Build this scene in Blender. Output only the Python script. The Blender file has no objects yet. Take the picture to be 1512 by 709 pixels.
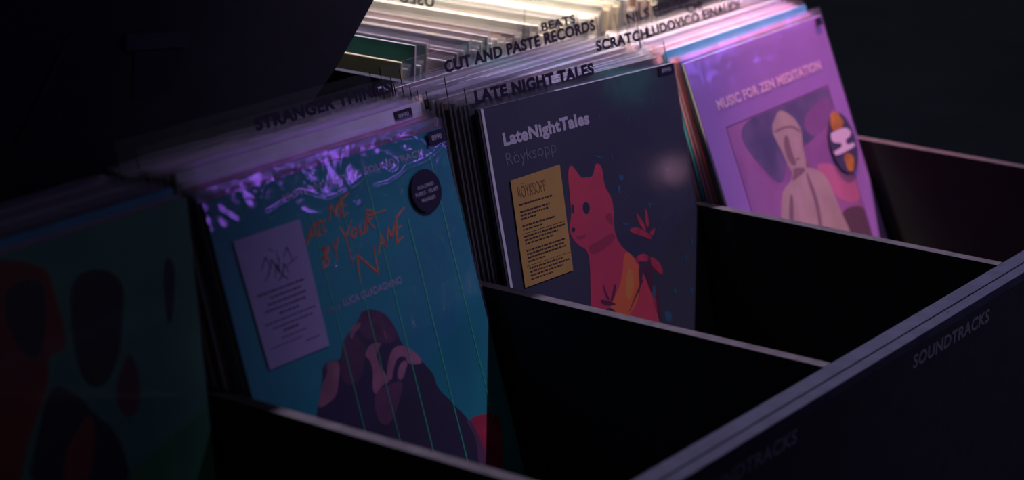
import bpy, bmesh, math, random
from mathutils import Vector, Matrix
random.seed(7)
scene = bpy.context.scene
col = scene.collection
# ------------------------------------------------------------------ camera
cd = bpy.data.cameras.new('camera'); cam = bpy.data.objects.new('camera', cd); col.objects.link(cam)
CR = Vector((0.567337855, -0.823153943, 0.02335259)); CU = Vector((0.226357348, 0.183151427, 0.956670218)); CF = Vector((0.791763922, 0.537469199, -0.290235682))
CO = Vector((-1.231980438, -0.76315752, 0.623849797))
M = Matrix((CR, CU, -CF)).transposed().to_4x4(); M.translation = CO
cam.matrix_world = M
cd.lens = 80.949; cd.sensor_width = 36; cd.clip_start = .05; cd.clip_end = 60
cd.dof.use_dof = True; cd.dof.focus_distance = 2.06; cd.dof.aperture_fstop = 4.2
scene.camera = cam
# ------------------------------------------------------------------ light and exposure
scene.view_settings.view_transform = 'Standard'; scene.view_settings.look = 'None'
scene.view_settings.exposure = 0; scene.view_settings.gamma = 1; scene.view_settings.use_curve_mapping = False
try: scene.cycles.transparent_max_bounces = 24
except Exception: pass
w = bpy.data.worlds.new('world'); scene.world = w; w.use_nodes = True
w.node_tree.nodes['Background'].inputs[0].default_value = (.42, .47, .50, 1)
w.node_tree.nodes['Background'].inputs[1].default_value = .032
def spot(name, pos, aim, power, color, angle, blend, radius):
    l = bpy.data.lights.new(name, 'SPOT'); l.energy = power; l.color = color; l.spot_size = math.radians(angle); l.spot_blend = blend; l.shadow_soft_size = radius
    o = bpy.data.objects.new(name, l); col.objects.link(o); o.location = pos
    o.rotation_euler = (Vector(aim) - Vector(pos)).to_track_quat('-Z', 'Y').to_euler(); return o
# ceiling track spots of the shop: lavender over the middle bins, magenta over the last bin, warm over the crate behind
spot('lavender_spot', (1.35, 1.3, 3.0), (.54, .38, .15), 900, (.74, .64, 1.0), 32, 1.0, .03)
spot('magenta_spot', (1.9, .9, 3.0), (1.0, .37, .15), 1100, (1.0, .30, .46), 9.5, 1.0, .04)
spot('violet_spot', (2.0, -1.9, 3.4), (.72, .30, .05), 300, (.68, .56, 1.0), 19.5, 1.0, .02)
spot('warm_spot', (.30, 1.3, 2.2), (.80, .58, .15), 2000, (1.0, .83, .55), 14, 1.0, .03)
def area(name, pos, aim, power, color, sx, sy):
    l = bpy.data.lights.new(name, 'AREA'); l.shape = 'RECTANGLE'; l.size = sx; l.size_y = sy; l.energy = power; l.color = color
    o = bpy.data.objects.new(name, l); col.objects.link(o); o.location = pos
    o.rotation_euler = (Vector(aim) - Vector(pos)).to_track_quat('-Z', 'Y').to_euler(); return o
area('violet_neon', (2.62, -1.45, .74), (.2, .37, .1), 2.2, (.34, .12, 1.0), .42, .22)
area('violet_neon', (3.52, -.97, .76), (.8, .34, .1), 2.0, (.26, .13, 1.0), .4, .25)
area('floor_fill_light', (5.5, 3.5, 2.8), (5.5, 2.6, -.8), 4.5, (.80, .86, 1.0), 2.5, 2.5)  # added fill with no visible source, lifts the dark floor
def bulb(name, pos, power, color, radius):
    l = bpy.data.lights.new(name, 'POINT'); l.energy = power; l.color = color; l.shadow_soft_size = radius
    o = bpy.data.objects.new(name, l); col.objects.link(o); o.location = pos; return o
bulb('pink_bulb', (3.045, -1.42, .11), .07, (1.0, .5, .72), .027)
bulb('teal_bulb', (3.0, -1.40, .32), .045, (.02, .75, .60), .045)
# ------------------------------------------------------------------ materials
def nodes(m): m.use_nodes = True; nt = m.node_tree; return nt, nt.nodes.get('Principled BSDF')
MC = {}
def mat(name, color, rough=.55, noise=0, scale=40, bump=0, spec=.35, metal=0):
    if name in MC: return MC[name]
    m = bpy.data.materials.new(name); nt, b = nodes(m)
    b.inputs['Roughness'].default_value = rough; b.inputs['Specular IOR Level'].default_value = spec; b.inputs['Metallic'].default_value = metal
    b.inputs['Base Color'].default_value = (*color, 1)
    if noise or bump:
        tc = nt.nodes.new('ShaderNodeTexCoord'); n = nt.nodes.new('ShaderNodeTexNoise'); n.inputs['Scale'].default_value = scale; n.inputs['Detail'].default_value = 4
        nt.links.new(tc.outputs['Object'], n.inputs['Vector'])
        if noise:
            r = nt.nodes.new('ShaderNodeMapRange'); r.inputs['From Min'].default_value = .3; r.inputs['From Max'].default_value = .7
            r.inputs['To Min'].default_value = 1 - noise; r.inputs['To Max'].default_value = 1 + noise
            mu = nt.nodes.new('ShaderNodeVectorMath'); mu.operation = 'SCALE'; mu.inputs[0].default_value = color
            nt.links.new(n.outputs['Fac'], r.inputs['Value']); nt.links.new(r.outputs[0], mu.inputs['Scale']); nt.links.new(mu.outputs[0], b.inputs['Base Color'])
        if bump:
            bp = nt.nodes.new('ShaderNodeBump'); bp.inputs['Strength'].default_value = bump; bp.inputs['Distance'].default_value = .001
            nt.links.new(n.outputs['Fac'], bp.inputs['Height']); nt.links.new(bp.outputs[0], b.inputs['Normal'])
    MC[name] = m; return m
def mottled(name, c1, c2, scale=12, rough=.5):
    if name in MC: return MC[name]
    m = bpy.data.materials.new(name); nt, b = nodes(m); b.inputs['Roughness'].default_value = rough; b.inputs['Specular IOR Level'].default_value = .3
    tc = nt.nodes.new('ShaderNodeTexCoord'); n = nt.nodes.new('ShaderNodeTexNoise'); n.inputs['Scale'].default_value = scale; n.inputs['Detail'].default_value = 3
    r = nt.nodes.new('ShaderNodeValToRGB'); r.color_ramp.elements[0].position = .38; r.color_ramp.elements[0].color = (*c1, 1); r.color_ramp.elements[1].position = .62; r.color_ramp.elements[1].color = (*c2, 1)
    nt.links.new(tc.outputs['Object'], n.inputs['Vector']); nt.links.new(n.outputs['Fac'], r.inputs['Fac']); nt.links.new(r.outputs[0], b.inputs['Base Color'])
    MC[name] = m; return m
def film(name, body, tint, gloss, rough, bump=0, scale=30, stretch=(1, 1, 1)):
    """clear or milky plastic film: transparent + a little diffuse body + glossy sheen"""
    m = bpy.data.materials.new(name); m.use_nodes = True; nt = m.node_tree; nt.nodes.clear(); N = nt.nodes.new; L = nt.links.new
    out = N('ShaderNodeOutputMaterial'); tr = N('ShaderNodeBsdfTransparent'); di = N('ShaderNodeBsdfTranslucent'); d2 = N('ShaderNodeBsdfDiffuse'); gl = N('ShaderNodeBsdfGlossy')
    di.inputs[0].default_value = (*tint, 1); d2.inputs[0].default_value = (*tint, 1); gl.inputs['Roughness'].default_value = rough
    a = N('ShaderNodeMixShader'); a.inputs[0].default_value = .7; L(di.outputs[0], a.inputs[1]); L(d2.outputs[0], a.inputs[2])
    b = N('ShaderNodeMixShader'); b.inputs[0].default_value = body; L(tr.outputs[0], b.inputs[1]); L(a.outputs[0], b.inputs[2])
    lw = N('ShaderNodeFresnel'); ge = N('ShaderNodeNewGeometry'); mr = N('ShaderNodeMapRange'); mr.inputs['To Min'].default_value = 1.45; mr.inputs['To Max'].default_value = 1/1.45; L(ge.outputs['Backfacing'], mr.inputs['Value']); L(mr.outputs[0], lw.inputs[0])
    mu = N('ShaderNodeMath'); mu.operation = 'MULTIPLY'; mu.inputs[1].default_value = gloss; L(lw.outputs[0], mu.inputs[0])
    c = N('ShaderNodeMixShader'); L(mu.outputs[0], c.inputs[0]); L(b.outputs[0], c.inputs[1]); L(gl.outputs[0], c.inputs[2]); L(c.outputs[0], out.inputs[0])
    if bump:
        tc = N('ShaderNodeTexCoord'); mp = N('ShaderNodeMapping'); mp.inputs['Scale'].default_value = stretch; n = N('ShaderNodeTexNoise'); n.inputs['Scale'].default_value = scale; n.inputs['Detail'].default_value = 3; n.inputs['Distortion'].default_value = .8
        bp = N('ShaderNodeBump'); bp.inputs['Strength'].default_value = bump; bp.inputs['Distance'].default_value = .002
        L(tc.outputs['Object'], mp.inputs[0]); L(mp.outputs[0], n.inputs['Vector']); L(n.outputs['Fac'], bp.inputs['Height'])
        L(bp.outputs[0], gl.inputs['Normal'])
    MC[name] = m; return m
M_CLEAR = film('clear_film', .02, (.8, .8, .9), 1.0, .10, .35, 22, (1, 1, .45))
M_CRINKLE = film('crinkled_film', .06, (.55, .45, .95), 2.0, .11, .5, 34, (1, 1, .8))  # violet body tint paints the reflected haze into the film
M_SHEEN = film('shiny_film', .02, (.8, .8, .9), 1.1, .07, .03, 14)
M_MILKY = film('milky_film', .09, (.80, .78, .82), .8, .2, .2, 20)
M_ACRYL = film('clear_acrylic', .018, (.7, .7, .78), .8, .03)
M_BLACK = mat('black_laminate', (.013, .013, .013), .5, .15, 60, .1)
M_BLACKW = mat('black_painted_board', (.007, .009, .011), .6, .2, 30, .1)
M_EDGE = mat('worn_panel_edge', (.050, .044, .042), .8, .25, 90, .2, .12)
M_RAIL = mat('front_rail_finish', (.022, .024, .036), .75, .2, 50, .15, .12)
M_INK = mat('black_ink', (.006, .006, .008), .5)
M_WHITE = mat('white_card', (.75, .73, .74), .7, .05)
M_TAG = mat('black_label_paper', (.012, .012, .02), .5)
M_TAGTXT = mat('grey_print', (.45, .43, .5), .6)
# ------------------------------------------------------------------ helpers
def tag(o, label=None, cat=None, group=None, kind=None):
    if label: o['label'] = label
    if cat: o['category'] = cat
    if group: o['group'] = group
    if kind: o['kind'] = kind
    return o
def link(name, me, mats, parent=None):
    for m in (mats if isinstance(mats, (list, tuple)) else [mats]):
        if me.materials.find(m.name) < 0 or True: me.materials.append(m)
    o = bpy.data.objects.new(name, me); col.objects.link(o)
    if parent: o.parent = parent
    return o
def build(name, bm, mats, parent=None, smooth=False):
    me = bpy.data.meshes.new(name); bm.normal_update(); bm.to_mesh(me); bm.free()
    if smooth:
        for p in me.polygons: p.use_smooth = True
    return link(name, me, mats, parent)
def empty(name, loc=(0, 0, 0)):
    o = bpy.data.objects.new(name, None); o.empty_display_size = .05; col.objects.link(o); o.location = loc; return o
def add_box(bm, a, b, mi=0, bevel=0, edge_mi=None, face_mi=None):
    """box between corners a and b; face_mi gives the slot of the -Y face"""
    vs = [bm.verts.new((x, y, z)) for x in (a[0], b[0]) for y in (a[1], b[1]) for z in (a[2], b[2])]
    F = {'-x': (0, 1, 3, 2), '+x': (4, 6, 7, 5), '-y': (0, 4, 5, 1), '+y': (2, 3, 7, 6), '-z': (0, 2, 6, 4), '+z': (1, 5, 7, 3)}
    fs = []
    for k, f in F.items():
        fc = bm.faces.new([vs[i] for i in f]); fc.material_index = mi
        if edge_mi is not None and k == '+z': fc.material_index = edge_mi
        if face_mi is not None and k in ('-y', '+y'): fc.material_index = face_mi
        fs.append(fc)
    if bevel:
        bmesh.ops.bevel(bm, geom=list({e for f in fs for e in f.edges}), offset=bevel, segments=2, affect='EDGES', profile=.5)
    return fs
def add_poly(bm, pts, y0, y1, mi=0):
    """extruded polygon in the local XZ plane, front at y0 (towards -Y), back at y1"""
    f = [bm.verts.new((x, y0, z)) for x, z in pts]; g = [bm.verts.new((x, y1, z)) for x, z in pts]
    ar = sum(pts[i][0]*pts[(i+1) % len(pts)][1] - pts[(i+1) % len(pts)][0]*pts[i][1] for i in range(len(pts)))
    if ar < 0: f.reverse(); g.reverse()
    out = [bm.faces.new(f), bm.faces.new(list(reversed(g)))]
    n = len(f)
    for i in range(n): out.append(bm.faces.new((f[(i+1) % n], f[i], g[i], g[(i+1) % n])))
    for q in out: q.material_index = mi
    return out
def smooth_pts(pts, it=2):
    for _ in range(it):
        q = []
        for i in range(len(pts)):
            a, b = pts[i], pts[(i+1) % len(pts)]
            q += [(a[0]*.75+b[0]*.25, a[1]*.75+b[1]*.25), (a[0]*.25+b[0]*.75, a[1]*.25+b[1]*.75)]
        pts = q
    return pts
def clip(pts, x0, x1, z0, z1):
    def cut(P, f, ix):
        o = []
        for i in range(len(P)):
            a, b = P[i], P[(i+1) % len(P)]; fa, fb = f(a), f(b)
            if fa >= 0: o.append(a)
            if (fa >= 0) != (fb >= 0):
                t = fa/(fa-fb); o.append((a[0]+(b[0]-a[0])*t, a[1]+(b[1]-a[1])*t))
        return o
    for f in (lambda p: p[0]-x0, lambda p: x1-p[0], lambda p: p[1]-z0, lambda p: z1-p[1]):
        pts = cut(pts, f, 0)
        if len(pts) < 3: return []
    return pts
def circle(cx, cz, r, rz=None, n=40): return [(cx+r*math.cos(2*math.pi*i/n), cz+(rz or r)*math.sin(2*math.pi*i/n)) for i in range(n)]
def add_stroke(bm, pts, wd, y, mi=0):
    """brush stroke: each segment a thin slab with tapered ends"""
    n = len(pts)
    for i in range(n-1):
        a, b = Vector((pts[i][0], pts[i][1])), Vector((pts[i+1][0], pts[i+1][1])); d = b-a
        if d.length < 1e-6: continue
        nn = Vector((-d.y, d.x)).normalized()*wd*.5; e = d.normalized()*wd*.25
        k0 = .6 if i == 0 else 1; k1 = .5 if i == n-2 else 1
        a2, b2 = a-e, b+e
        add_poly(bm, [tuple(a2-nn*k0), tuple(b2-nn*k1), tuple(b2+nn*k1), tuple(a2+nn*k0)], y-.00003, y+.00003, mi)
def text_mesh(s, x0, z0, wd, ht, y, bold=0.0, depth=.00012, mirror=False):
    """lettering as a mesh in the local XZ plane, baseline-left at (x0, z0), fitted to wd x cap height ht, facing -Y"""
    cu = bpy.data.curves.new('lettering', 'FONT'); cu.body = s; cu.size = 1; cu.offset = bold; cu.extrude = .001; cu.resolution_u = 4; cu.space_character = 1.0 + bold*1.6
    o = bpy.data.objects.new('lettering', cu); col.objects.link(o)
    me = bpy.data.meshes.new_from_object(o.evaluated_get(bpy.context.evaluated_depsgraph_get()))
    bpy.data.objects.remove(o); bpy.data.curves.remove(cu)
    xs = [v.co.x for v in me.vertices]; zs = [v.co.z for v in me.vertices]
    cap = .729 + 2*bold
    a, b = min(xs), max(xs)
    for v in me.vertices:
        x = (v.co.x-a)/(b-a)*wd; z = (v.co.y+bold)/cap*ht; d = v.co.z/.001*depth/2
        v.co = (x0+x, y-d, z0+z)
    me.materials.clear(); return me
def lettering(name, s, x0, z0, wd, ht, y, material, parent, bold=.02, label=None):
    o = link(name, text_mesh(s, x0, z0, wd, ht, y, bold), material, parent)
    if label: o['label'] = label
    return o
# ---- printed shapes in each cover's own metres (across, up)
HAND = [[(.1342,.2717),(.1251,.2725),(.1119,.2672),(.1044,.2595)],[(.1047,.2583),(.1136,.2668),(.12,.2736),(.1167,.2626)],[(.1095,.2631),(.1172,.2637)],[(.1238,.2728),(.1203,.2622),(.1256,.2625)],[(.1311,.2724),(.1274,.263),(.1331,.2641)],[(.1387,.2707),(.1449,.2824),(.1474,.2735),(.157,.2841),(.1528,.2699)],[(.1706,.2865),(.16,.2839),(.1568,.2703),(.1635,.2717)],[(.1582,.2776),(.1646,.2782)],[(.1161,.2356),(.126,.251),(.1204,.2511),(.1294,.2502),(.1246,.2447),(.1195,.2442),(.1272,.2417),(.1232,.2375),(.1167,.2362)],[(.1357,.2535),(.1372,.246),(.1439,.2552)],[(.1372,.246),(.1352,.2382)],[(.1498,.2623),(.1534,.2531),(.1658,.2647)],[(.1534,.2531),(.1543,.2313)],[(.1653,.2588),(.1603,.2539),(.164,.2506),(.1698,.2554),(.1653,.2588)],[(.1741,.2592),(.1724,.2512),(.1791,.2521),(.1819,.2611)],[(.1819,.2514),(.1879,.2683),(.1965,.2659),(.193,.2611),(.1855,.2603),(.1924,.2527)],[(.1851,.2641),(.2127,.2634)],[(.1574,.2149),(.1623,.2366),(.1829,.2165),(.1854,.2385)],[(.1897,.2314),(.1985,.2452),(.2007,.2337)],[(.1931,.2379),(.2007,.2386)],[(.2022,.2346),(.2096,.2488),(.2113,.2399),(.2211,.2512),(.2153,.2328)],[(.2371,.2601),(.2233,.2544),(.2173,.2348),(.2265,.2372)],[(.2207,.2451),(.2283,.2467)]]
ART1 = [('skin_dark',[(.0659,.1297),(.0753,.1412),(.0838,.153),(.0866,.1635),(.1007,.1647),(.1106,.161),(.1177,.1745),(.1319,.1811),(.144,.1863),(.1497,.1921),(.1643,.1905),(.1787,.1836),(.1874,.1708),(.1907,.1529),(.2043,.1428),(.2136,.1306),(.223,.1182),(.2222,.1076),(.2371,.0902),(.2522,.0726),(.2608,.0568),(.2592,.0395),(.2577,.0222),(.0495,.0881)]),('hair',[(.1436,.1853),(.1497,.1921),(.1643,.1905),(.1787,.1836),(.1859,.1712),(.1883,.1599),(.1753,.1581),(.1605,.1641),(.149,.1693),(.1417,.1764)]),('hair',[(.1106,.161),(.1177,.1745),(.1319,.1811),(.1379,.1754),(.1425,.1658),(.1387,.1522),(.1304,.1399),(.1132,.1386),(.1044,.1493)]),('skin',[(.0688,.1329),(.0766,.1429),(.0843,.1519),(.0918,.1569),(.0923,.1639),(.1029,.1637),(.1092,.1599),(.1014,.146),(.0953,.1365),(.0835,.1337)]),('skin',[(.1283,.1779),(.1348,.1841),(.1467,.1845),(.1439,.1801),(.1357,.178),(.1304,.1732)]),('skin',[(.14,.1571),(.1495,.1639),(.1603,.1636),(.1666,.1604),(.1559,.157),(.155,.1488),(.1602,.1379),(.1648,.1281),(.1532,.1293),(.1431,.1227),(.1395,.129),(.1463,.1417),(.1462,.1523)]),('skin',[(.161,.1313),(.166,.1437),(.1769,.1534),(.1892,.1537),(.2022,.1466),(.2138,.1312),(.2003,.1332),(.1918,.1366),(.1919,.143),(.1804,.145),(.1718,.1368),(.1668,.1286)]),('skin',[(.1734,.1278),(.1789,.1369),(.1875,.1409),(.1933,.1377),(.1876,.1324),(.1813,.1256)]),('skin_low',[(.1402,.1267),(.1645,.1272),(.1828,.1252),(.1695,.1098),(.1494,.0946),(.1357,.1029)]),('red',[(.254,.0677),(.2628,.0706),(.2868,.0655),(.3011,.0604),(.2834,.0096),(.2628,.0162),(.2625,.0518)]),('skin_low',[(.2481,.0717),(.2584,.0675),(.266,.0419),(.2621,.0164),(.2509,.0244),(.2591,.0529)])]
ART2 = [('dogred',[(.1141,.2427),(.1201,.2454),(.126,.2379),(.132,.2304),(.1421,.23),(.1499,.2287),(.1561,.2387),(.1615,.2402),(.1674,.2344),(.1653,.2171),(.173,.2074),(.1753,.1963),(.17,.1782),(.1716,.166),(.179,.155),(.197,.143),(.2081,.1214),(.2163,.0965),(.2198,.0737),(.2174,.0596),(.1067,.085),(.1182,.1294),(.1231,.1496),(.1234,.1648),(.1091,.1716),(.1018,.1813),(.1,.1891),(.107,.1994),(.1095,.2152),(.1108,.2312)]),('dogorange',[(.181,.1546),(.1967,.1418),(.2043,.1234),(.1888,.1),(.164,.0886),(.1422,.0863),(.124,.0952),(.1487,.1087),(.1712,.1278)]),('dogyellow',[(.1833,.1373),(.1907,.1286),(.186,.1127),(.1734,.1033),(.1726,.1179)]),('dark',[(.1257,.2041),(.1293,.2082),(.1345,.2079),(.1378,.2036),(.1364,.1987),(.1316,.1963),(.1269,.1985)]),('dark',[(.1094,.2094),(.1134,.2094),(.1131,.2041),(.1102,.2007),(.1079,.2027)]),('dark',[(.1036,.1889),(.1084,.1889),(.1101,.1863),(.1061,.1838),(.1035,.1857)]),('dogshade',[(.1075,.1802),(.1193,.1789),(.126,.1795),(.1224,.1755),(.1105,.1764)]),('dogshade',[(.1575,.19),(.1708,.1923),(.17,.1782),(.1635,.1818)]),('dogshade',[(.1258,.169),(.1409,.1684),(.1675,.1739),(.1712,.1661),(.1465,.159),(.1265,.1583)]),('leafred',[(.1929,.1703),(.2052,.1711),(.2205,.1638),(.2296,.1572),(.2272,.1538),(.215,.16),(.2011,.1646)]),('leafred',[(.2098,.184),(.2126,.1818),(.2204,.1711),(.2222,.1623),(.2162,.167),(.2108,.1753)]),('leafred',[(.226,.1858),(.2284,.1818),(.2288,.1695),(.2245,.1655),(.2224,.1732)]),('leafred',[(.2382,.1641),(.2317,.1568),(.2257,.1592),(.2313,.163)]),('leafred',[(.197,.143),(.2105,.1444),(.22,.1396),(.2163,.1343),(.2042,.1379),(.1962,.1371)]),('leafred',[(.22,.1396),(.2306,.135),(.2397,.1234),(.2368,.1166),(.2285,.1232),(.2215,.1296)]),('leafdk',[(.1988,.1342),(.2121,.1351),(.2028,.1212),(.1895,.1023),(.1974,.1175)]),('leafdk',[(.2118,.134),(.2292,.1255),(.2167,.1208),(.2266,.1016),(.2263,.0747),(.2199,.0786),(.2155,.1015),(.2098,.1198)]),('leafred',[(.2155,.1089),(.2198,.0982),(.219,.0861),(.2147,.0895)]),('leafdk',[(.2028,.1212),(.206,.1201),(.1747,.0959),(.1707,.0939)]),('leafdk',[(.1388,.1322),(.1414,.1198),(.1457,.1129),(.1415,.1127),(.1374,.123)]),('leafdk',[(.1574,.1271),(.1586,.1209),(.149,.1098),(.1454,.1118),(.1527,.1198)]),('leafdk',[(.1293,.1165),(.1416,.1131),(.1563,.1059),(.144,.1069),(.1325,.1103)]),('leafdk',[(.133,.105),(.1438,.1062),(.1524,.0996),(.1458,.0986)]),('teal',[(.1927,.2242),(.2002,.2205),(.1946,.2162),(.1892,.2196)]),('teal',[(.1857,.2147),(.1922,.2123),(.1871,.2049)]),('teal',[(.1817,.1789),(.197,.1755),(.1892,.1755)]),('teal',[(.2324,.1895),(.2371,.1875),(.2328,.1834)]),('teal',[(.2691,.2161),(.2802,.2155),(.2727,.213)]),('teal',[(.2612,.2272),(.264,.2277),(.2615,.2223)]),('teal',[(.2189,.113),(.2225,.1074),(.2175,.0962),(.2155,.1015)]),('teal',[(.2303,.0837),(.2444,.0781),(.2374,.0698),(.2297,.074)]),('teal',[(.2512,.1013),(.2569,.0976),(.2526,.0936)]),('teal',[(.1555,.2482),(.1731,.2441),(.1626,.244)]),('teal',[(.1838,.2448),(.1873,.2423),(.1834,.2377)]),('teal',[(.2955,.1442),(.299,.1389),(.294,.1335)]),('teal',[(.2803,.1271),(.2877,.1293),(.2801,.1208)]),('teal',[(.2796,.0963),(.2855,.0932),(.281,.0896)])]
ART3 = [('pgrey',[(.098,.2401),(.1639,.2403),(.2929,.2392),(.3063,.2254),(.2773,.2159),(.2507,.2012),(.1932,.1884),(.1561,.1962),(.1224,.1604),(.1011,.1746),(.0672,.2148),(.069,.233)]),('pmauve',[(.0516,.1902),(.0788,.1866),(.0967,.1756),(.1086,.1587),(.1014,.1319),(.0361,.1427)]),('pplum',[(.1979,.2118),(.2284,.2254),(.2762,.2311),(.2773,.2159),(.2478,.1969),(.2131,.1941)]),('ppink',[(.1961,.1683),(.2406,.1612),(.2895,.1331),(.2821,.1096),(.2519,.1115),(.2237,.1279)]),('pdark',[(.2232,.1107),(.2716,.107),(.2906,.0925),(.2817,.0542),(.2132,.0711)]),('stone',[(.1327,.2159),(.1368,.2253),(.1481,.2302),(.1552,.2348),(.1655,.2347),(.1771,.2286),(.1878,.2206),(.1935,.2115),(.1932,.203),(.1862,.1899),(.1853,.178),(.1812,.1686),(.2027,.162),(.2174,.1514),(.2232,.1354),(.2261,.115),(.2344,.0858),(.2373,.0652),(.0807,.1038),(.109,.1492),(.1211,.1583),(.1416,.1621),(.1501,.171),(.1437,.1772),(.1415,.1897),(.1369,.2026),(.1333,.2129)]),('stonedk',[(.1363,.2151),(.1586,.2161),(.1775,.213),(.1906,.2048),(.1924,.2066),(.1812,.2147),(.16,.2182),(.1371,.2178)]),('stonedk',[(.1538,.2087),(.1627,.208),(.1607,.1952),(.1613,.1843),(.1634,.1754),(.1535,.1763),(.1469,.1837),(.1469,.1981)]),('stonehi',[(.1722,.2049),(.1825,.2028),(.1801,.1912),(.1741,.1852),(.1699,.1885)]),('stonedk',[(.1636,.1821),(.1734,.181),(.1732,.1791),(.1641,.1796)]),('stonedk',[(.1522,.1742),(.178,.1693),(.1768,.1652),(.1492,.1616),(.1421,.162),(.151,.1684)]),('stonedk',[(.1792,.1671),(.1815,.1545),(.1857,.1365),(.181,.1132),(.1708,.0913),(.1652,.0927),(.174,.1149),(.1773,.136),(.1745,.156)]),('stonehi',[(.1496,.1543),(.1496,.1447),(.1446,.1266),(.1295,.1014),(.1223,.1031),(.1377,.1282),(.1432,.1509)]),('stonedk',[(.1332,.1532),(.1346,.1433),(.1102,.1061),(.1036,.1077),(.1161,.1332)]),('stonedk',[(.1871,.1776),(.189,.1699),(.1855,.167),(.1799,.1682)])]
SUN1 = [(.2642,.209),(.2726,.2111),(.2829,.2097),(.2845,.2037),(.2903,.1976),(.2841,.1926),(.2671,.1904),(.258,.1935),(.2583,.2002)]
SUNW = [(.253,.1902),(.2622,.1914),(.2887,.191),(.2999,.1844),(.2949,.1791),(.2814,.1781),(.2802,.1721),(.2996,.1712),(.2998,.1674),(.2818,.1661),(.2506,.1658),(.2459,.1705),(.2502,.1715),(.2688,.172),(.2705,.1766),(.2566,.1789),(.2491,.1835)]
SUN2 = [(.2658,.1614),(.2766,.1647),(.2877,.158),(.2862,.1495),(.278,.1437),(.2694,.1437),(.2658,.1489)]
ART0 = [('ored',[(.1296,.3138),(.1706,.2973),(.1732,.2854),(.1816,.2425),(.1758,.235),(.1611,.2368),(.1608,.2164),(.1348,.1833),(.1202,.147),(.0507,.1701),(.0744,.3143)]),('odark',[(.1321,.2935),(.161,.2929),(.1672,.2757),(.1599,.2484),(.1518,.2348),(.136,.2459),(.1263,.2752)]),('odark',[(.1899,.2858),(.2237,.2844),(.2419,.2683),(.2369,.2463),(.229,.2156),(.2103,.1975),(.19,.208),(.1863,.2435)]),('obrown',[(.2231,.1985),(.2393,.2198),(.2462,.2013),(.2455,.1753),(.2313,.1677),(.2207,.1827)]),('odark',[(.1608,.2164),(.1831,.2031),(.1985,.1823),(.2206,.1614),(.2292,.1108),(.1258,.1451),(.1439,.185)]),('ored',[(.1641,.1603),(.1822,.1779),(.1958,.1854),(.1979,.1684),(.1878,.134),(.1613,.1426)]),('odark',[(.2824,.2772),(.2967,.2714),(.2869,.2284),(.2797,.2255)])]
# ------------------------------------------------------------------ the room
P_ = .3454; T_ = .012; H_ = .1566; FLOOR = -.86
bm = bmesh.new(); add_box(bm, (-4, -4, FLOOR-.05), (12, 10, FLOOR)); fl = build('floor', bm, mat('dark_floor', (.11, .12, .18), .55, .2, 3, .1)); tag(fl, kind='structure')
bm = bmesh.new(); add_box(bm, (-4, 9.9, FLOOR), (12, 10, 2.9)); tag(build('wall_back', bm, mat('dark_wall', (.02, .022, .03), .8, .1, 2)), kind='structure')
bm = bmesh.new(); add_box(bm, (11.9, -4, FLOOR), (12, 9.9, 2.9)); tag(build('wall_right', bm, mat('dark_wall', (.02, .022, .03), .8)), kind='structure')
# ------------------------------------------------------------------ the browser unit
unit = empty('record_browser', (0, 0, FLOOR))
tag(unit, 'black record browser with angled bins, grey divider edges and a broad violet-lit front rail', 'record rack')
def upart(name, boxes, mats, label=None, bevel=.0006):
    bm = bmesh.new()
    for a, b in boxes: add_box(bm, (a[0], a[1], a[2]-FLOOR), (b[0], b[1], b[2]-FLOOR), 0, bevel)
    o = build(name, bm, mats, unit)
    if label: o['label'] = label
    return o
X0, X1 = -P_-T_/2, 3*P_+T_/2
upart('front_rail', [((X0-.02, -.0150, -.009), (X1, 0, 0)), ((X0-.02, -.0266, -.0100), (X1, -.0154, -.0009))], M_RAIL, 'broad worn rail with a slim groove')
upart('front_panel', [((X0, -.0262, -.30), (X1, -.0006, -.0095))], M_BLACK)
upart('end_panel', [((X0-.02, 0.0002, -.30), (X0-.0002, .4795, -.001))], M_BLACK)
for k in range(4):
    x = k*P_
    bm = bmesh.new(); fs = add_box(bm, (x-T_/2, .0002, -H_-.026-FLOOR), (x+T_/2, .4698, 0-FLOOR), 0, edge_mi=1)
    ob = build('bin_divider', bm, [M_BLACKW, M_EDGE], unit)
bm = bmesh.new(); add_box(bm, (-P_-T_/2, .0002, -H_-.026-FLOOR), (-P_+T_/2, .4698, -FLOOR), 0, edge_mi=1); build('bin_divider', bm, [M_BLACKW, M_EDGE], unit)
for k_, dp in ((0, .0012), (1, .0042), (2, .0128), (3, .0045)):
    upart('bin_floor', [((k_*P_-P_+T_/2+.0002, .0002, -H_-.026), (k_*P_-T_/2-.0002, .4698, -H_-dp))], M_BLACKW)
upart('back_panel', [((X0, .4700, -.30), (X1, .4800, 0))], M_BLACKW)
upart('base_cabinet', [((X0+.03, .02, FLOOR), (X1-.03, .478, -.3002))], M_BLACK, bevel=.002)
for x0 in (.0895, .453):
    o = lettering('front_lettering', 'SOUNDTRACKS', x0, -.0285-FLOOR, .157, .0128, -.02632, mat('grey_vinyl_letters', (.10, .104, .112), .6), unit, .028, 'grey block letters reading SOUNDTRACKS')
bm = bmesh.new(); bmesh.ops.create_cone(bm, cap_ends=True, segments=16, radius1=.0016, radius2=.0012, depth=.0006, matrix=Matrix.Translation((.533, -.0195, -.0006-FLOOR)))
build('rail_screw', bm, mat('bright_metal', (.9, .9, .9), .2, metal=1), unit)
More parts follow.
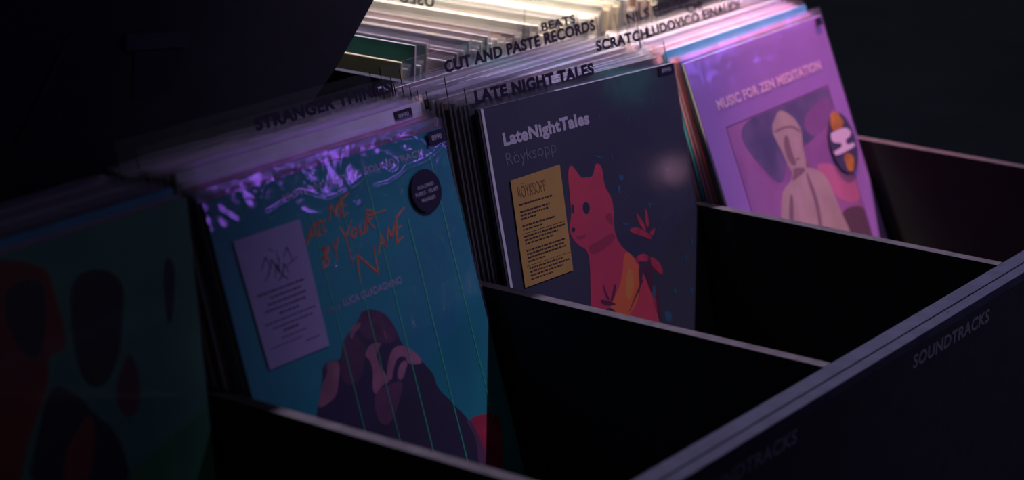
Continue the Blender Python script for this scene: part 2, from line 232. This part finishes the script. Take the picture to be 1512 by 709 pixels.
# ------------------------------------------------------------------ slanted black board behind the first bins
bd = empty('display_board', (0, .4, 0)); bd.location = (0, .4822, 0)
tag(bd, 'tall black board with a slanted right edge standing behind the two left bins', 'display board')
pl = [(-.62, FLOOR+.001), (.140, FLOOR+.001), (.140, .0005), (.291, .1565), (.3211, .1774), (.373, .2286), (.60, .45), (.60, .60), (-.62, .60)]
bm = bmesh.new(); add_poly(bm, pl, 0, .0165); bmesh.ops.bevel(bm, geom=[e for e in bm.edges], offset=.001, segments=2, affect='EDGES')
build('board_panel', bm, mat('black_felt_board', (.013, .014, .0155), .75, .2, 40, .2), bd)
bm = bmesh.new()
add_poly(bm, [(.064, .196), (.107, .196), (.124, .226), (.066, .234)], -.0010, -.0002); build('dark_inset', bm, M_INK, bd)
bm = bmesh.new(); add_poly(bm, [(.055, .236), (.124, .228), (.131, .240), (.055, .249)], -.003, -.0002); build('ledge', bm, mat('faded_black_plastic', (.020, .020, .026), .5), bd)
bm = bmesh.new(); add_poly(bm, [(-.066, .180), (-.0605, .180), (.0, .256), (-.0055, .256)], -.0012, -.0002); build('seam_strip', bm, M_INK, bd)
# ------------------------------------------------------------------ bins: the slot poses (front record, back record, count)
STK = {0: (-.3334, (.3155, .112, 0, 0), (.377, .2), 15), 1: (.012, (.2655, .3162, .0305, -.0111), (.386, .22), 21),
       2: (.3620, (.285, .2567, -.0262, -.0325), (.394, .22), 23), 3: (.706, (.2311, .387, .0352, -.0005), (.362, .25), 21)}
def pose(b, i, dx=0, dz=0):
    x0, (y, t, yw, rl), (yb, tb), n = STK[b]; s = i/n; fd = max(0, 1-i/(22 if b == 3 else 12))
    y += (yb-y)*s; t += (tb-t)*s; yw *= fd; rl *= fd
    X = Vector((math.cos(yw), math.sin(yw), 0)); N = Vector((-math.sin(yw), math.cos(yw), 0))
    up = N*math.sin(t) + Vector((0, 0, 1))*math.cos(t)
    U = up*math.cos(rl) - X*math.sin(rl); X = X*math.cos(rl) + up*math.sin(rl); Y = U.cross(X)
    m = Matrix((X, Y, U)).transposed().to_4x4(); m.translation = Vector((x0+dx, y, -H_)) + U*dz
    return m
S = .315
def jacket_mesh(name='jacket', th=.0029):
    bm = bmesh.new(); add_box(bm, (0, 0, 0), (S, th, S), 1, 0, face_mi=0)
    bmesh.ops.bevel(bm, geom=[e for e in bm.edges], offset=.0005, segments=2, affect='EDGES')
    me = bpy.data.meshes.new(name); bm.normal_update(); bm.to_mesh(me); bm.free(); return me
def sleeve_mesh(seed, h=.3198, amp=.0003):
    """open-topped plastic outer sleeve: front and back sheets joined at sides and bottom, crinkled flap"""
    r = random.Random(seed); bm = bmesh.new(); nx = 14; zs = [-.001, .1, .2, .29, .311, .3155, h]
    ph = [r.uniform(0, 6.3) for _ in range(4)]
    ext = [r.uniform(-.0012, .0012) for _ in range(nx+1)]
    def sheet(y, sg):
        g = []
        for j, z in enumerate(zs):
            row = []
            for i in range(nx+1):
                u = -.002 + (S+.006)*i/nx; k = 0 if j < 4 else (j-3)/3
                wv = amp*k*(math.sin(i*1.1+ph[0])+.6*math.sin(i*2.3+ph[1]))*.5
                row.append(bm.verts.new((u, y+wv, z+(ext[i] if j == len(zs)-1 else 0))))
            g.append(row)
        for j in range(len(zs)-1):
            for i in range(nx):
                q = (g[j][i], g[j][i+1], g[j+1][i+1], g[j+1][i]); bm.faces.new(q if sg > 0 else tuple(reversed(q)))
        return g
    a = sheet(-.0004, 1); b = sheet(.0033, -1)
    for j in range(len(zs)-1):
        bm.faces.new((b[j][0], a[j][0], a[j+1][0], b[j+1][0])); bm.faces.new((a[j][nx], b[j][nx], b[j+1][nx], a[j+1][nx]))
    for i in range(nx): bm.faces.new((a[0][i+1], a[0][i], b[0][i], b[0][i+1]))
    me = bpy.data.meshes.new('outer_sleeve'); bm.normal_update(); bm.to_mesh(me); bm.free(); me.materials.append(M_MILKY)
    for p in me.polygons: p.use_smooth = True
    return me
SLV = [sleeve_mesh(k) for k in range(6)]
PAL = {'lavender': (.74, .69, .82), 'white': (.80, .78, .80), 'mauve': (.52, .38, .52), 'navy': (.03, .04, .10), 'black': (.015, .015, .02), 'teal': (.03, .22, .26), 'blue': (.10, .42, .60),
       'red': (.42, .05, .08), 'pink': (.75, .28, .40), 'brown': (.16, .07, .05), 'green': (.01, .13, .12), 'grey': (.20, .20, .22), 'yellow': (.85, .78, .38), 'tan': (.50, .42, .34), 'cream': (.80, .75, .64)}
def cmat(n): return mat(n+'_cardboard', PAL[n], .6, .12, 25)
JK = {}
def jk(face, edge):
    if (face, edge) not in JK:
        me = jacket_mesh(); me.materials.append(cmat(face)); me.materials.append(cmat(edge)); JK[(face, edge)] = me
    return JK[(face, edge)]
def stack_record(mtx, face, edge, label, group, seed, sleeve=True):
    o = bpy.data.objects.new('vinyl_record', jk(face, edge)); col.objects.link(o); o.matrix_world = mtx
    if sleeve:
        s = bpy.data.objects.new('outer_sleeve', SLV[seed % 6]); col.objects.link(s); s.parent = o
    return tag(o, label, 'vinyl record', group)
def price_tag(parent, u0, v0, u1, v1, y, s=None, bold=.02):
    bm = bmesh.new(); add_poly(bm, [(u0, v0), (u1, v0), (u1, v1), (u0, v1)], y-.0002, y); t = build('price_tag', bm, M_TAG, parent); t['label'] = 'small black price tag'
    if s: lettering('tag_lettering', s, u0+(u1-u0)*.2, v0+(v1-v0)*.28, (u1-u0)*.6, (v1-v0)*.42, y-.0003, M_TAGTXT, t, bold)
    return t
# ------------------------------------------------------------------ category cards of clear acrylic
def card(mtx, h, w_, texts, label, group=None):
    root = empty('category_card'); root.matrix_world = mtx; tag(root, label, 'divider card', group)
    bm = bmesh.new(); fs = add_box(bm, (0, 0, 0), (w_, .0011, h), 0)
    for f in bm.faces:
        if abs(f.normal.y) < .5: f.normal_update()
    bm.normal_update()
    for f in bm.faces:
        if abs(f.normal.y) < .5: f.material_index = 1
    build('clear_panel', bm, [M_ACRYL, mat('acrylic_edge', (.10, .09, .115), .35)], root)
    for s, x0, z0, wd, ht, bold in texts:
        lettering('card_lettering', s, x0, z0, wd, ht, -.00015, M_INK, root, bold, 'black block letters reading '+s)
    return root
CARDS = {  # (bin, slot): height, width, dx, texts, label
 (2, 2): (.3325, .324, -.004, [('LATE NIGHT TALES', .0120, .3170, .186, .0122, .055)], 'clear acrylic card lettered LATE NIGHT TALES just behind the dark record with the red dog'),
 (2, 7): (.3385, .318, .003, [('SCRATCH', .2395, .3252, .0935, .0112, .045)], 'clear acrylic card lettered SCRATCH in the middle bin'),
 (2, 17): (.3395, .322, -.001, [('CUT AND PASTE RECORDS', .0640, .3250, .254, .0119, .045)], 'clear acrylic card lettered CUT AND PASTE RECORDS'),
 (2, 22): (.3385, .322, -.003, [('BEATS', .2570, .3300, .060, .0090, .035)], 'clear acrylic card lettered BEATS at the very back of the middle bin'),
 (1, 15): (.3395, .3215, .004, [('STRANGER THINGS', .1375, .3262, .181, .0118, .05)], 'clear acrylic card lettered STRANGER THINGS'),
 (1, 20): (.3395, .320, .003, [], 'blank clear card with a bright corner behind the STRANGER THINGS card'),
 (3, 12): (.3348, .318, .0, [('LUDOVICO EINAUDI', .0175, .3224, .1945, .0110, .04)], 'clear acrylic card lettered LUDOVICO EINAUDI'),
 (3, 15): (.3380, .318, .0, [('CHI', .1200, .3270, .032, .0105, .035)], 'clear card lettered CHI between the EINAUDI card and the FRAHM card'),
 (3, 18): (.3420, .318, .0, [('NILS FRAHM', .0200, .3290, .124, .0108, .035)], 'clear acrylic card lettered NILS FRAHM'),
}
CBASE = {(2, 11): (.324, .316, -.001), (2, 13): (.3245, .316, -.002), (2, 15): (.325, .316, -.001), (2, 19): (.3255, .316, -.002), (2, 20): (.326, .316, -.001)}
for (b, i), (h, w_, dx, tx, lab) in CARDS.items(): card(pose(b, i, dx), h, w_, tx, lab)
for (b, i), (h, w_, dx) in CBASE.items(): card(pose(b, i, dx), h, w_, [], 'blank clear acrylic card standing among the records of the middle bin', 'blank clear cards of the middle bin')
# ------------------------------------------------------------------ the packed records behind the front ones
BINNAME = {0: 'leftmost bin, behind the dark red and green cover', 1: 'second bin, behind the teal soundtrack record', 2: 'third bin, behind the dark red-dog record', 3: 'right bin, behind the purple meditation record'}
cols = {0: {1: ('mauve', 'lavender'), 2: ('blue', 'blue'), 3: ('mauve', 'grey'), 6: ('navy', 'navy'), 9: ('navy', 'lavender'), 12: ('grey', 'grey')},
        1: {1: ('brown', 'black'), 2: ('teal', 'teal'), 3: ('black', 'navy'), 4: ('red', 'red'), 5: ('lavender', 'white'), 6: ('black', 'mauve'), 7: ('red', 'mauve'), 8: ('mauve', 'pink'), 10: ('brown', 'mauve'), 12: ('mauve', 'red')},
        2: {1: ('navy', 'navy'), 3: ('black', 'lavender'), 4: ('navy', 'white'), 5: ('grey', 'lavender'), 6: ('black', 'white'), 9: ('brown', 'lavender'), 12: ('black', 'lavender')},
        3: {1: ('navy', 'navy'), 2: ('red', 'red'), 3: ('pink', 'pink'), 4: ('mauve', 'pink'), 5: ('blue', 'blue'), 6: ('mauve', 'pink'), 8: ('pink', 'red'), 9: ('white', 'pink')}}
lift = {(1, 5): .0165, (0, 2): .006, (3, 5): .0048, (3, 2): -.002, (3, 3): -.003, (3, 4): -.003, (0, 1): .001, (1, 1): .002, (1, 2): .003, (1, 3): .0042, (1, 4): .0055, (1, 6): .010, (1, 7): .0095, (1, 8): .009}
special = {(0, 2): ('bright blue record edge in the leftmost bin', 'outer'), (1, 5): ('pale record standing higher than its neighbours with a black price tag, behind the teal record', ''), (3, 5): ('blue-edged record standing out among the pink ones in the right bin', ''),
           (1, 2): ('teal-edged record two behind the teal soundtrack cover', ''), (1, 4): ('red-edged record just in front of the pale raised one with a price tag', '')}
for b in range(4):
    n = STK[b][3]
    for i in range(1, n+1):
        if (b, i) in CARDS or (b, i) in CBASE: continue
        face, edge = cols[b].get(i, (random.choice(['lavender', 'mauve', 'grey', 'black', 'brown', 'white']), random.choice(['lavender', 'white', 'lavender', 'mauve', 'grey', 'white'])))
        dz = lift.get((b, i), random.uniform(-.0005, .0022)) - (.003 if (b, i) == (2, 1) else 0); dx = random.uniform(-.0015, .002)
        slv = (b, i) not in ((2, 1), (0, 2), (3, 5), (0, 1), (3, 4))
        if b == 1 and i in (9, 10, 11, 12, 13): dz += .006
        lab, grp = '%s-edged record packed in the %s' % (edge, BINNAME[b]), '%s-edged records in the %s' % (edge, BINNAME[b])
        if (b, i) in special: lab, grp = special[(b, i)][0], None
        o = stack_record(pose(b, i, dx, dz), face, edge, lab, grp, b*31+i, slv)
        if (b, i) == (1, 5): price_tag(o, .2745, .3035, .2995, .3125, -.0006, '8990')
# ------------------------------------------------------------------ front records
CREASES = [[(0.0578, 0.2918), (0.0716, 0.2931), (0.087, 0.2958), (0.0982, 0.2961), (0.1102, 0.3002), (0.1234, 0.294), (0.1383, 0.287), (0.1492, 0.2874), (0.1651, 0.2886), (0.1777, 0.2905), (0.1942, 0.2945)],
    [(0.2022, 0.2842), (0.2127, 0.2844), (0.2219, 0.2836), (0.2374, 0.2862), (0.2529, 0.2907), (0.2657, 0.2905), (0.282, 0.2914), (0.2955, 0.2947), (0.3065, 0.2991)],
    [(0.2411, 0.3141), (0.2539, 0.3146), (0.2671, 0.3132), (0.2742, 0.3089)],
    [(0.1727, 0.2779), (0.1748, 0.274), (0.1812, 0.2761)]]
def crease(u, v):
    """height of the sharp creases pressed into the film near its top"""
    best = 1
    for P in CREASES:
        for (ax, ay), (bx, by) in zip(P, P[1:]):
            dx, dy = bx-ax, by-ay; t = max(0, min(1, ((u-ax)*dx+(v-ay)*dy)/(dx*dx+dy*dy)))
            best = min(best, math.hypot(u-ax-t*dx, v-ay-t*dy))
    return .0007*math.exp(-(best/.0016)**2) if best < .01 else 0
def front_sheet(parent, seed, h, amp, wr, mt, wfun, creases=False):
    """clear front sleeve: front sheet with wrinkles (wfun gives where), closed over the jacket"""
    bm = bmesh.new(); nx, nz = (260, 260) if creases else (110, 110)
    from mathutils import noise
    g = []
    for j in range(nz+1):
        row = []
        for i in range(nx+1):
            u = -.0020+(S+.0035)*i/nx; v = -.001+(h+.001)*j/nz
            k = wfun(u, v)
            a = noise.noise(Vector((u*38+seed, v*26+u*12, seed*1.7))); c = noise.noise(Vector((u*95, v*70+seed, 3.1)))
            lo = noise.noise(Vector((u*17+seed, v*30-u*6, 7.7+seed))); fi = noise.noise(Vector((u*30-seed, v*46+u*14, 1.3*seed)))
            rid = max(0, 1-abs(fi)*5)**2
            d = .0007 + amp*k*max(0, .38+.36*lo+.14*rid+.12*a+.05*c) + (crease(u, v) if creases else 0)
            row.append(bm.verts.new((u, -d, v+(.0012*math.sin(u*90+seed)*(1 if j == nz else 0)))))
        g.append(row)
    for j in range(nz):
        for i in range(nx): bm.faces.new((g[j][i], g[j][i+1], g[j+1][i+1], g[j+1][i]))
    bk = [[bm.verts.new((u, .0042 if 0 else .0031, v)) for u in (-.0020, S+.0015)] for v in (-.001, h)]
    bm.faces.new((bk[0][1], bk[0][0], bk[1][0], bk[1][1]))
    o = build('clear_outer_sleeve', bm, mt, parent, True); o['label'] = 'clear glossy plastic sleeve'; return o
def art_mesh(parent, arts, mats_, z0=.0, x0=.0, x1=S, z1=S, base_y=-.0001, sm=2, name='cover_artwork'):
    bm = bmesh.new(); names = []
    for k, (mn, pts) in enumerate(arts):
        pts = clip(smooth_pts(pts, sm) if len(pts) > 3 else pts, x0+.0005, x1-.0005, z0+.0005, z1-.0005)
        if len(pts) < 3: continue
        if mn not in names: names.append(mn)
        y = base_y-.000004*k
        add_poly(bm, pts, y, .0001, names.index(mn))
    return build(name, bm, [mats_[n] for n in names], parent)
def front_record(b, face_mat, edge_mat, label):
    me = jacket_mesh('jacket', .003); me.materials.append(face_mat); me.materials.append(edge_mat)
    root = empty('vinyl_record'); root.matrix_world = pose(b, 0); tag(root, label, 'vinyl record')
    link('jacket', me, [], root); return root
def block_text(parent, lines, u0, u1, v_top, dv, ht, y, m, bold=.0):
    bm = bmesh.new()
    for k, (a, c, hk) in enumerate(lines):
        u = u0+(u1-u0)*a; ue = u0+(u1-u0)*c; v = v_top-dv*k
        r = random.Random(k*7+int(u0*1000))
        while u < ue-.001:
            wl = r.uniform(.002, .006)
            w2 = min(wl, ue-u)
            add_poly(bm, [(u, v), (u+w2, v), (u+w2, v+ht*hk), (u, v+ht*hk)], y-.00008, y); u += w2+.0011
    return build('fine_print', bm, m, parent)
# --- record 0: dark red and green cover, far left
r0 = front_record(0, mottled('dark_green_print', (.09, .30, .19), (.13, .38, .23), 9), cmat('mauve'), 'dim record with a dark red and green cover at the far left')
am = {'ored': mottled('dull_red_print', (.24, .06, .03), (.32, .08, .04), 14), 'odark': mat('near_black_print', (.04, .045, .04), .5), 'obrown': mat('dull_brown_print', (.15, .07, .06), .6)}
art_mesh(r0, ART0, am); front_sheet(r0, 4, .3235, .0006, 0, M_CLEAR, lambda u, v: .6)
# --- record 1: teal soundtrack record
teal = mottled('teal_print', (.004, .25, .31), (.006, .38, .38), 5)
r1 = front_record(1, teal, cmat('navy'), 'teal soundtrack record with orange brush handwriting, a white text label and a round black sticker')
am = {'skin_dark': mat('dusky_plum_print', (.032, .026, .052), .6, .2, 30), 'hair': mat('maroon_print', (.11, .035, .075), .6, .3, 60), 'skin': mat('dusty_rose_print', (.42, .17, .22), .6, .3, 40),
      'skin_low': mat('dark_rose_print', (.17, .06, .11), .6, .2, 40), 'red': mat('crimson_print', (.62, .03, .07), .6, .3, 50)}
art_mesh(r1, ART1, am)
bm = bmesh.new()
for s in HAND: add_stroke(bm, s, .0021, -.00035)
o = build('handwritten_title', bm, mat('burnt_orange_ink', (.85, .22, .06), .6, .3, 200), r1); o['label'] = 'orange brush handwriting reading CALL ME BY YOUR NAME'
lettering('title_lettering', 'MOTION PICTURE SOUNDTRACK', .0900, .2968, .1915, .0060, -.00035, mat('pale_blue_print', (.40, .42, .60), .6), r1, .03)
lettering('credit_lettering', 'LUCA GUADAGNINO', .1303, .2010, .0805, .0066, -.00035, mat('pale_blue_print', (.40, .42, .60), .6), r1, .03)
lettering('credit_lettering', 'a film by', .1048, .2012, .021, .0042, -.00035, mat('pale_blue_print', (.40, .42, .60), .6), r1, .0)
bm = bmesh.new()
for u, v0, v1, wd in ((.118, .09, .29, .0007), (.158, .05, .30, .0007), (.197, .03, .305, .0010), (.2385, .03, .25, .0011), (.2885, .06, .30, .0010)):
    add_poly(bm, [(u-wd/2, v0), (u+wd/2, v0), (u+wd/2, v1), (u-wd/2, v1)], -.0005, -.00047)
o = build('painted_fold_glint', bm, mat('green_fold_glint', (.06, .75, .38), .3), r1); o['label'] = 'thin green upright lines on the teal cover'  # glints along the sleeve folds, painted on as green strips
def wf1(u, v):
    top = max(0, min(1, (v-.262)/.03)); st = 1
    return top + .04
front_sheet(r1, 1, .3240, .0034, 1, M_CRINKLE, wf1, True)
YL = -.0013
bm = bmesh.new(); add_poly(bm, [(.0207, .2800), (.1022, .2798), (.1000, .1767), (.0250, .1772)], YL-.0003, YL); lb = build('paper_label', bm, mat('white_label_paper', (.40, .345, .58), .7, .05), r1); lb['label'] = 'white rectangular paper label with handwriting and print'
block_text(lb, [(.1, .88, 1), (.28, .8, 1), (.22, .86, 1), (.16, .84, 1), (.36, .68, 1), (.1, .93, .7), (.2, .86, .7), (.36, .62, 1.2), (.3, .72, .6), (.1, .62, .5), (.66, .88, .6)], .0245, .1, .2330, .0046, .0016, YL-.0003, mat('grey_ink', (.07, .06, .11), .6))
bm = bmesh.new()
for s in ([(.044, .252), (.052, .2605), (.0555, .250)], [(.050, .247), (.058, .257), (.063, .246), (.067, .257)], [(.057, .243), (.062, .2525), (.066, .242), (.071, .251), (.074, .243)], [(.066, .262), (.0655, .254)], [(.0575, .2655), (.062, .263)], [(.073, .256), (.079, .262), (.082, .250)], [(.060, .2395), (.066, .2425), (.072, .2385)], [(.045, .243), (.052, .248)], [(.072, .248), (.088, .2525)]): add_stroke(bm, s, .0012, YL-.0004)
build('handwriting', bm, mat('grey_ink', (.07, .06, .11), .6), lb)
Y1 = -.0030
bm = bmesh.new(); add_poly(bm, circle(.2692, .2676, .0212, .0186), Y1-.0003, Y1); st = build('round_sticker', bm, M_TAG, r1); st['label'] = 'round black sticker with grey lettering'
for s, z, w_, h_ in (('COLORED', .2705, .0235, .0030), ('PURPLE - VELVET', .2650, .0330, .0034), ('MARBLED', .2590, .0200, .0032)):
    lettering('sticker_lettering', s, .2692-w_/2, z, w_, h_, Y1-.0004, M_TAGTXT, st, .02)
price_tag(r1, .2890, .3030, .3125, .3143, Y1, '8990')
# --- record 2: dark record with red dog
navy = mottled('dark_slate_print', (.040, .044, .068), (.056, .058, .080), 7)
r2 = front_record(2, navy, cmat('white'), 'dark slate record with a red dog figure and a gold text label')
am = {'dogred': mottled('coral_red_print', (.62, .055, .10), (.75, .075, .10), 10), 'dogorange': mat('orange_print', (.80, .16, .05), .6), 'dogyellow': mat('amber_print', (.75, .26, .05), .6), 'dark': mat('slate_ink', (.03, .03, .05), .6),
      'dogshade': mat('dark_coral_print', (.40, .035, .07), .6), 'leafred': mat('raspberry_print', (.55, .04, .07), .6, .3, 80), 'leafdk': mat('dark_wine_print', (.11, .02, .05), .6), 'teal': mat('dim_teal_print', (.025, .12, .19), .6, .3, 60),
      'glade': mottled('green_teal_print', (.02, .10, .11), (.03, .17, .16), 30)}
bits = []
rr = random.Random(3)
for k in range(46):
    u = rr.uniform(.17, .305); v = rr.uniform(.16, .30); a = rr.uniform(0, 3.1); l = rr.uniform(.001, .0035)
    bits.append(('teal', [(u+l*math.cos(a), v+l*math.sin(a)), (u+.25*l*math.sin(a), v-.25*l*math.cos(a)), (u-l*math.cos(a), v-l*math.sin(a)), (u-.25*l*math.sin(a), v+.25*l*math.cos(a))]))
art_mesh(r2, bits+ART2, am)
bm = bmesh.new(); add_poly(bm, [(.0006, .001), (.0042, .001), (.0042, .3145), (.0006, .3145)], -.0003, .0001); build('white_spine_strip', bm, M_WHITE, r2)
lettering('title_lettering', 'LateNightTales', .0250, .2776, .1335, .0127, -.0003, mat('light_grey_print', (.62, .58, .62), .6), r2, .045)
lettering('artist_lettering', 'Röyksopp', .0242, .2603, .076, .0118, -.0003, mat('mid_grey_print', (.17, .16, .19), .6), r2, .0)
front_sheet(r2, 2, .3190, .0002, 0, M_SHEEN, lambda u, v: .35+max(0, (v-.29)/.03))
Y2 = -.0013
bm = bmesh.new(); add_poly(bm, [(.0242, .2466), (.1004, .2488), (.0945, .1511), (.0200, .1504)], Y2-.0003, Y2); lb = build('gold_label', bm, mat('gold_paper', (.52, .31, .07), .55, .06), r2); lb['label'] = 'gold rectangular label with dark print'
inkb = mat('brown_black_ink', (.05, .03, .02), .6)
block_text(lb, [(.1, .8, 1), (0, 0, 0), (.1, .72, 1), (.1, .7, 1), (.1, .42, 1), (0, 0, 0), (.1, .78, 1), (.1, .5, .8), (.08, .98, .4), (.1, .96, 1), (.1, .8, 1), (.1, .7, .9), (0, 0, 0), (.1, .92, 1), (.1, .88, 1), (.1, .94, 1), (.1, .45, .8), (.06, .97, .3), (.1, .8, 1), (.1, .94, .9), (.1, .78, .9), (.1, .55, .8)], .0232, .096, .2225, .0032, .0016, Y2-.0003, inkb)
lettering('logo_lettering', 'RÖYKSOPP', .0320, .2290, .042, .011, Y2-.0004, mat('bronze_ink', (.17, .085, .03), .5), lb, -.012)
price_tag(r2, .2840, .3050, .3110, .3150, Y2, '8990')
# --- record 3: purple meditation record
r3 = front_record(3, mat('lilac_print', (.46, .23, .62), .55, .06, 8), cmat('white'), 'purple record lettered MUSIC FOR ZEN MEDITATION with a stone statue photo')
am = {'pbase': mottled('mauve_photo_print', (.34, .13, .36), (.52, .20, .46), 9), 'pgrey': mottled('blurred_slate_print', (.10, .09, .20), (.20, .14, .30), 16), 'pmauve': mat('soft_mauve_print', (.42, .17, .42), .6, .1, 20), 'pplum': mat('soft_plum_print', (.30, .12, .33), .6, .15, 20),
      'ppink': mat('soft_pink_print', (.66, .19, .34), .6, .1, 20), 'pdark': mat('dark_mauve_print', (.14, .07, .10), .6), 'stone': mottled('stone_print', (.50, .37, .33), (.58, .44, .38), 25), 'stonedk': mat('shaded_stone_print', (.27, .16, .19), .6), 'stonehi': mat('pale_stone_print', (.60, .42, .42), .6), 'line': mat('thin_dark_frame_print', (.07, .03, .10), .6)}
pic = (.0440, .2815, .03, .2396)
bm_art = [('line', [(pic[0]-.001, pic[2]), (pic[1]+.001, pic[2]), (pic[1]+.001, pic[3]+.001), (pic[0]-.001, pic[3]+.001)]), ('pbase', [(pic[0], pic[2]), (pic[1], pic[2]), (pic[1], pic[3]), (pic[0], pic[3])])]
art_mesh(r3, bm_art, am, sm=0, name='cover_picture')
art_mesh(r3, ART3, am, z0=pic[2], x0=pic[0], x1=pic[1], z1=pic[3], base_y=-.00016)
lettering('title_lettering', 'MUSIC FOR ZEN MEDITATION', .0380, .2592, .241, .0108, -.0003, mat('pale_pink_print', (.98, .62, .80), .6), r3, .04)
front_sheet(r3, 6, .3230, .0010, 0, M_CLEAR, lambda u, v: .25+.75*max(0, min(1, (v-.24)/.05)))
Y3 = -.0018
bm = bmesh.new(); add_poly(bm, circle(.2745, .1760, .0310, .0345), Y3-.0003, Y3); st = build('round_sticker', bm, mat('ink_blue_paper', (.05, .045, .09), .55), r3); st['label'] = 'round dark sticker with orange and white marks'
for nm, pts, mm in (('orange_mark', SUN1, mat('orange_paper_ink', (.42, .17, .03), .6, .3, 90)), ('white_mark', SUNW, mat('white_paper_ink', (.62, .50, .60), .6)), ('orange_mark', SUN2, mat('orange_paper_ink', (.42, .17, .03), .6, .3, 90))):
    bm = bmesh.new(); add_poly(bm, smooth_pts(pts, 1), Y3-.0005, Y3-.0003); build(nm, bm, mm, st)
price_tag(r3, .2950, .3050, .3090, .3135, Y3)
# ------------------------------------------------------------------ the second-hand crate behind, records turned sideways
CX0, CX1, CY0, CY1 = .432, .925, .4812, .840
crate = empty('record_crate', (CX0, CY0, FLOOR)); tag(crate, 'black crate of second-hand records lit warm behind the middle bin', 'record crate')
def cpart(name, a, b, m=None):
    bm = bmesh.new(); add_box(bm, (a[0]-CX0, a[1]-CY0, a[2]-FLOOR), (b[0]-CX0, b[1]-CY0, b[2]-FLOOR), 0, .0008); return build(name, bm, m or M_BLACKW, crate)
cpart('crate_base', (CX0, CY0, FLOOR), (CX1, CY1, -H_-.0128))
cpart('end_board', (CX0, CY0, -H_-.0127), (CX0+.009, CY1, .1425)); cpart('end_board', (CX1-.009, CY0, -H_-.0127), (CX1, CY1, -.02))
cpart('side_board', (CX0+.0092, CY0, -H_-.0127), (CX1-.0092, CY0+.008, -.02)); cpart('side_board', (CX0+.0092, CY1-.008, -H_-.0127), (CX1-.0092, CY1, -.02))
rr = random.Random(11); x = CX0+.0135; k = 0
while x < CX1-.050:
    tilt = .05*math.sin(0) + .03
    face = rr.choice(['tan', 'cream', 'grey', 'brown', 'grey', 'tan']); edge = rr.choice(['cream', 'grey', 'tan', 'tan', 'yellow']); dz = rr.uniform(-.009, .007); dy = rr.uniform(-.0006, .0012) - .008 + (.022 if k < 5 else 0)
    lab, grp = 'one of the warm-lit second-hand records packed sideways in the crate behind', 'second-hand records in the crate'
    if k == 0: face, edge, dz, lab, grp = 'yellow', 'yellow', -.004, 'yellow-edged record at the near end of the second-hand crate', None
    if k == 2: face, edge, dz, lab, grp = 'green', 'cream', .009, 'dark green record second from the near end of the second-hand crate', None
    if k == 4: face, edge, dz = 'tan', 'tan', .008
    if k == 1 or k == 3: dz = -.012
    # width runs along +Y, cover faces +X, so local X = +Y and local Y = -X
    X = Vector((0, 1, 0)); U = Vector((math.sin(tilt), 0, math.cos(tilt))); Y = U.cross(X)
    m = Matrix((X, Y, U)).transposed().to_4x4(); m.translation = Vector((x+.003, CY0+.0165+dy, -H_)) + U*dz
    if k == 18:
        m.translation = Vector((x+.003, CY0+.0085, -H_))
        card(m, .3385, .318, [('USED', .1110, .3262, .046, .0125, .04)], 'clear card lettered USED, seen from behind in the warm-lit crate')
    else:
        o = stack_record(m, face, edge, lab, grp, k, k not in (0, 2))
    x += rr.uniform(.0075, .0115) if k != 17 else .0065; k += 1
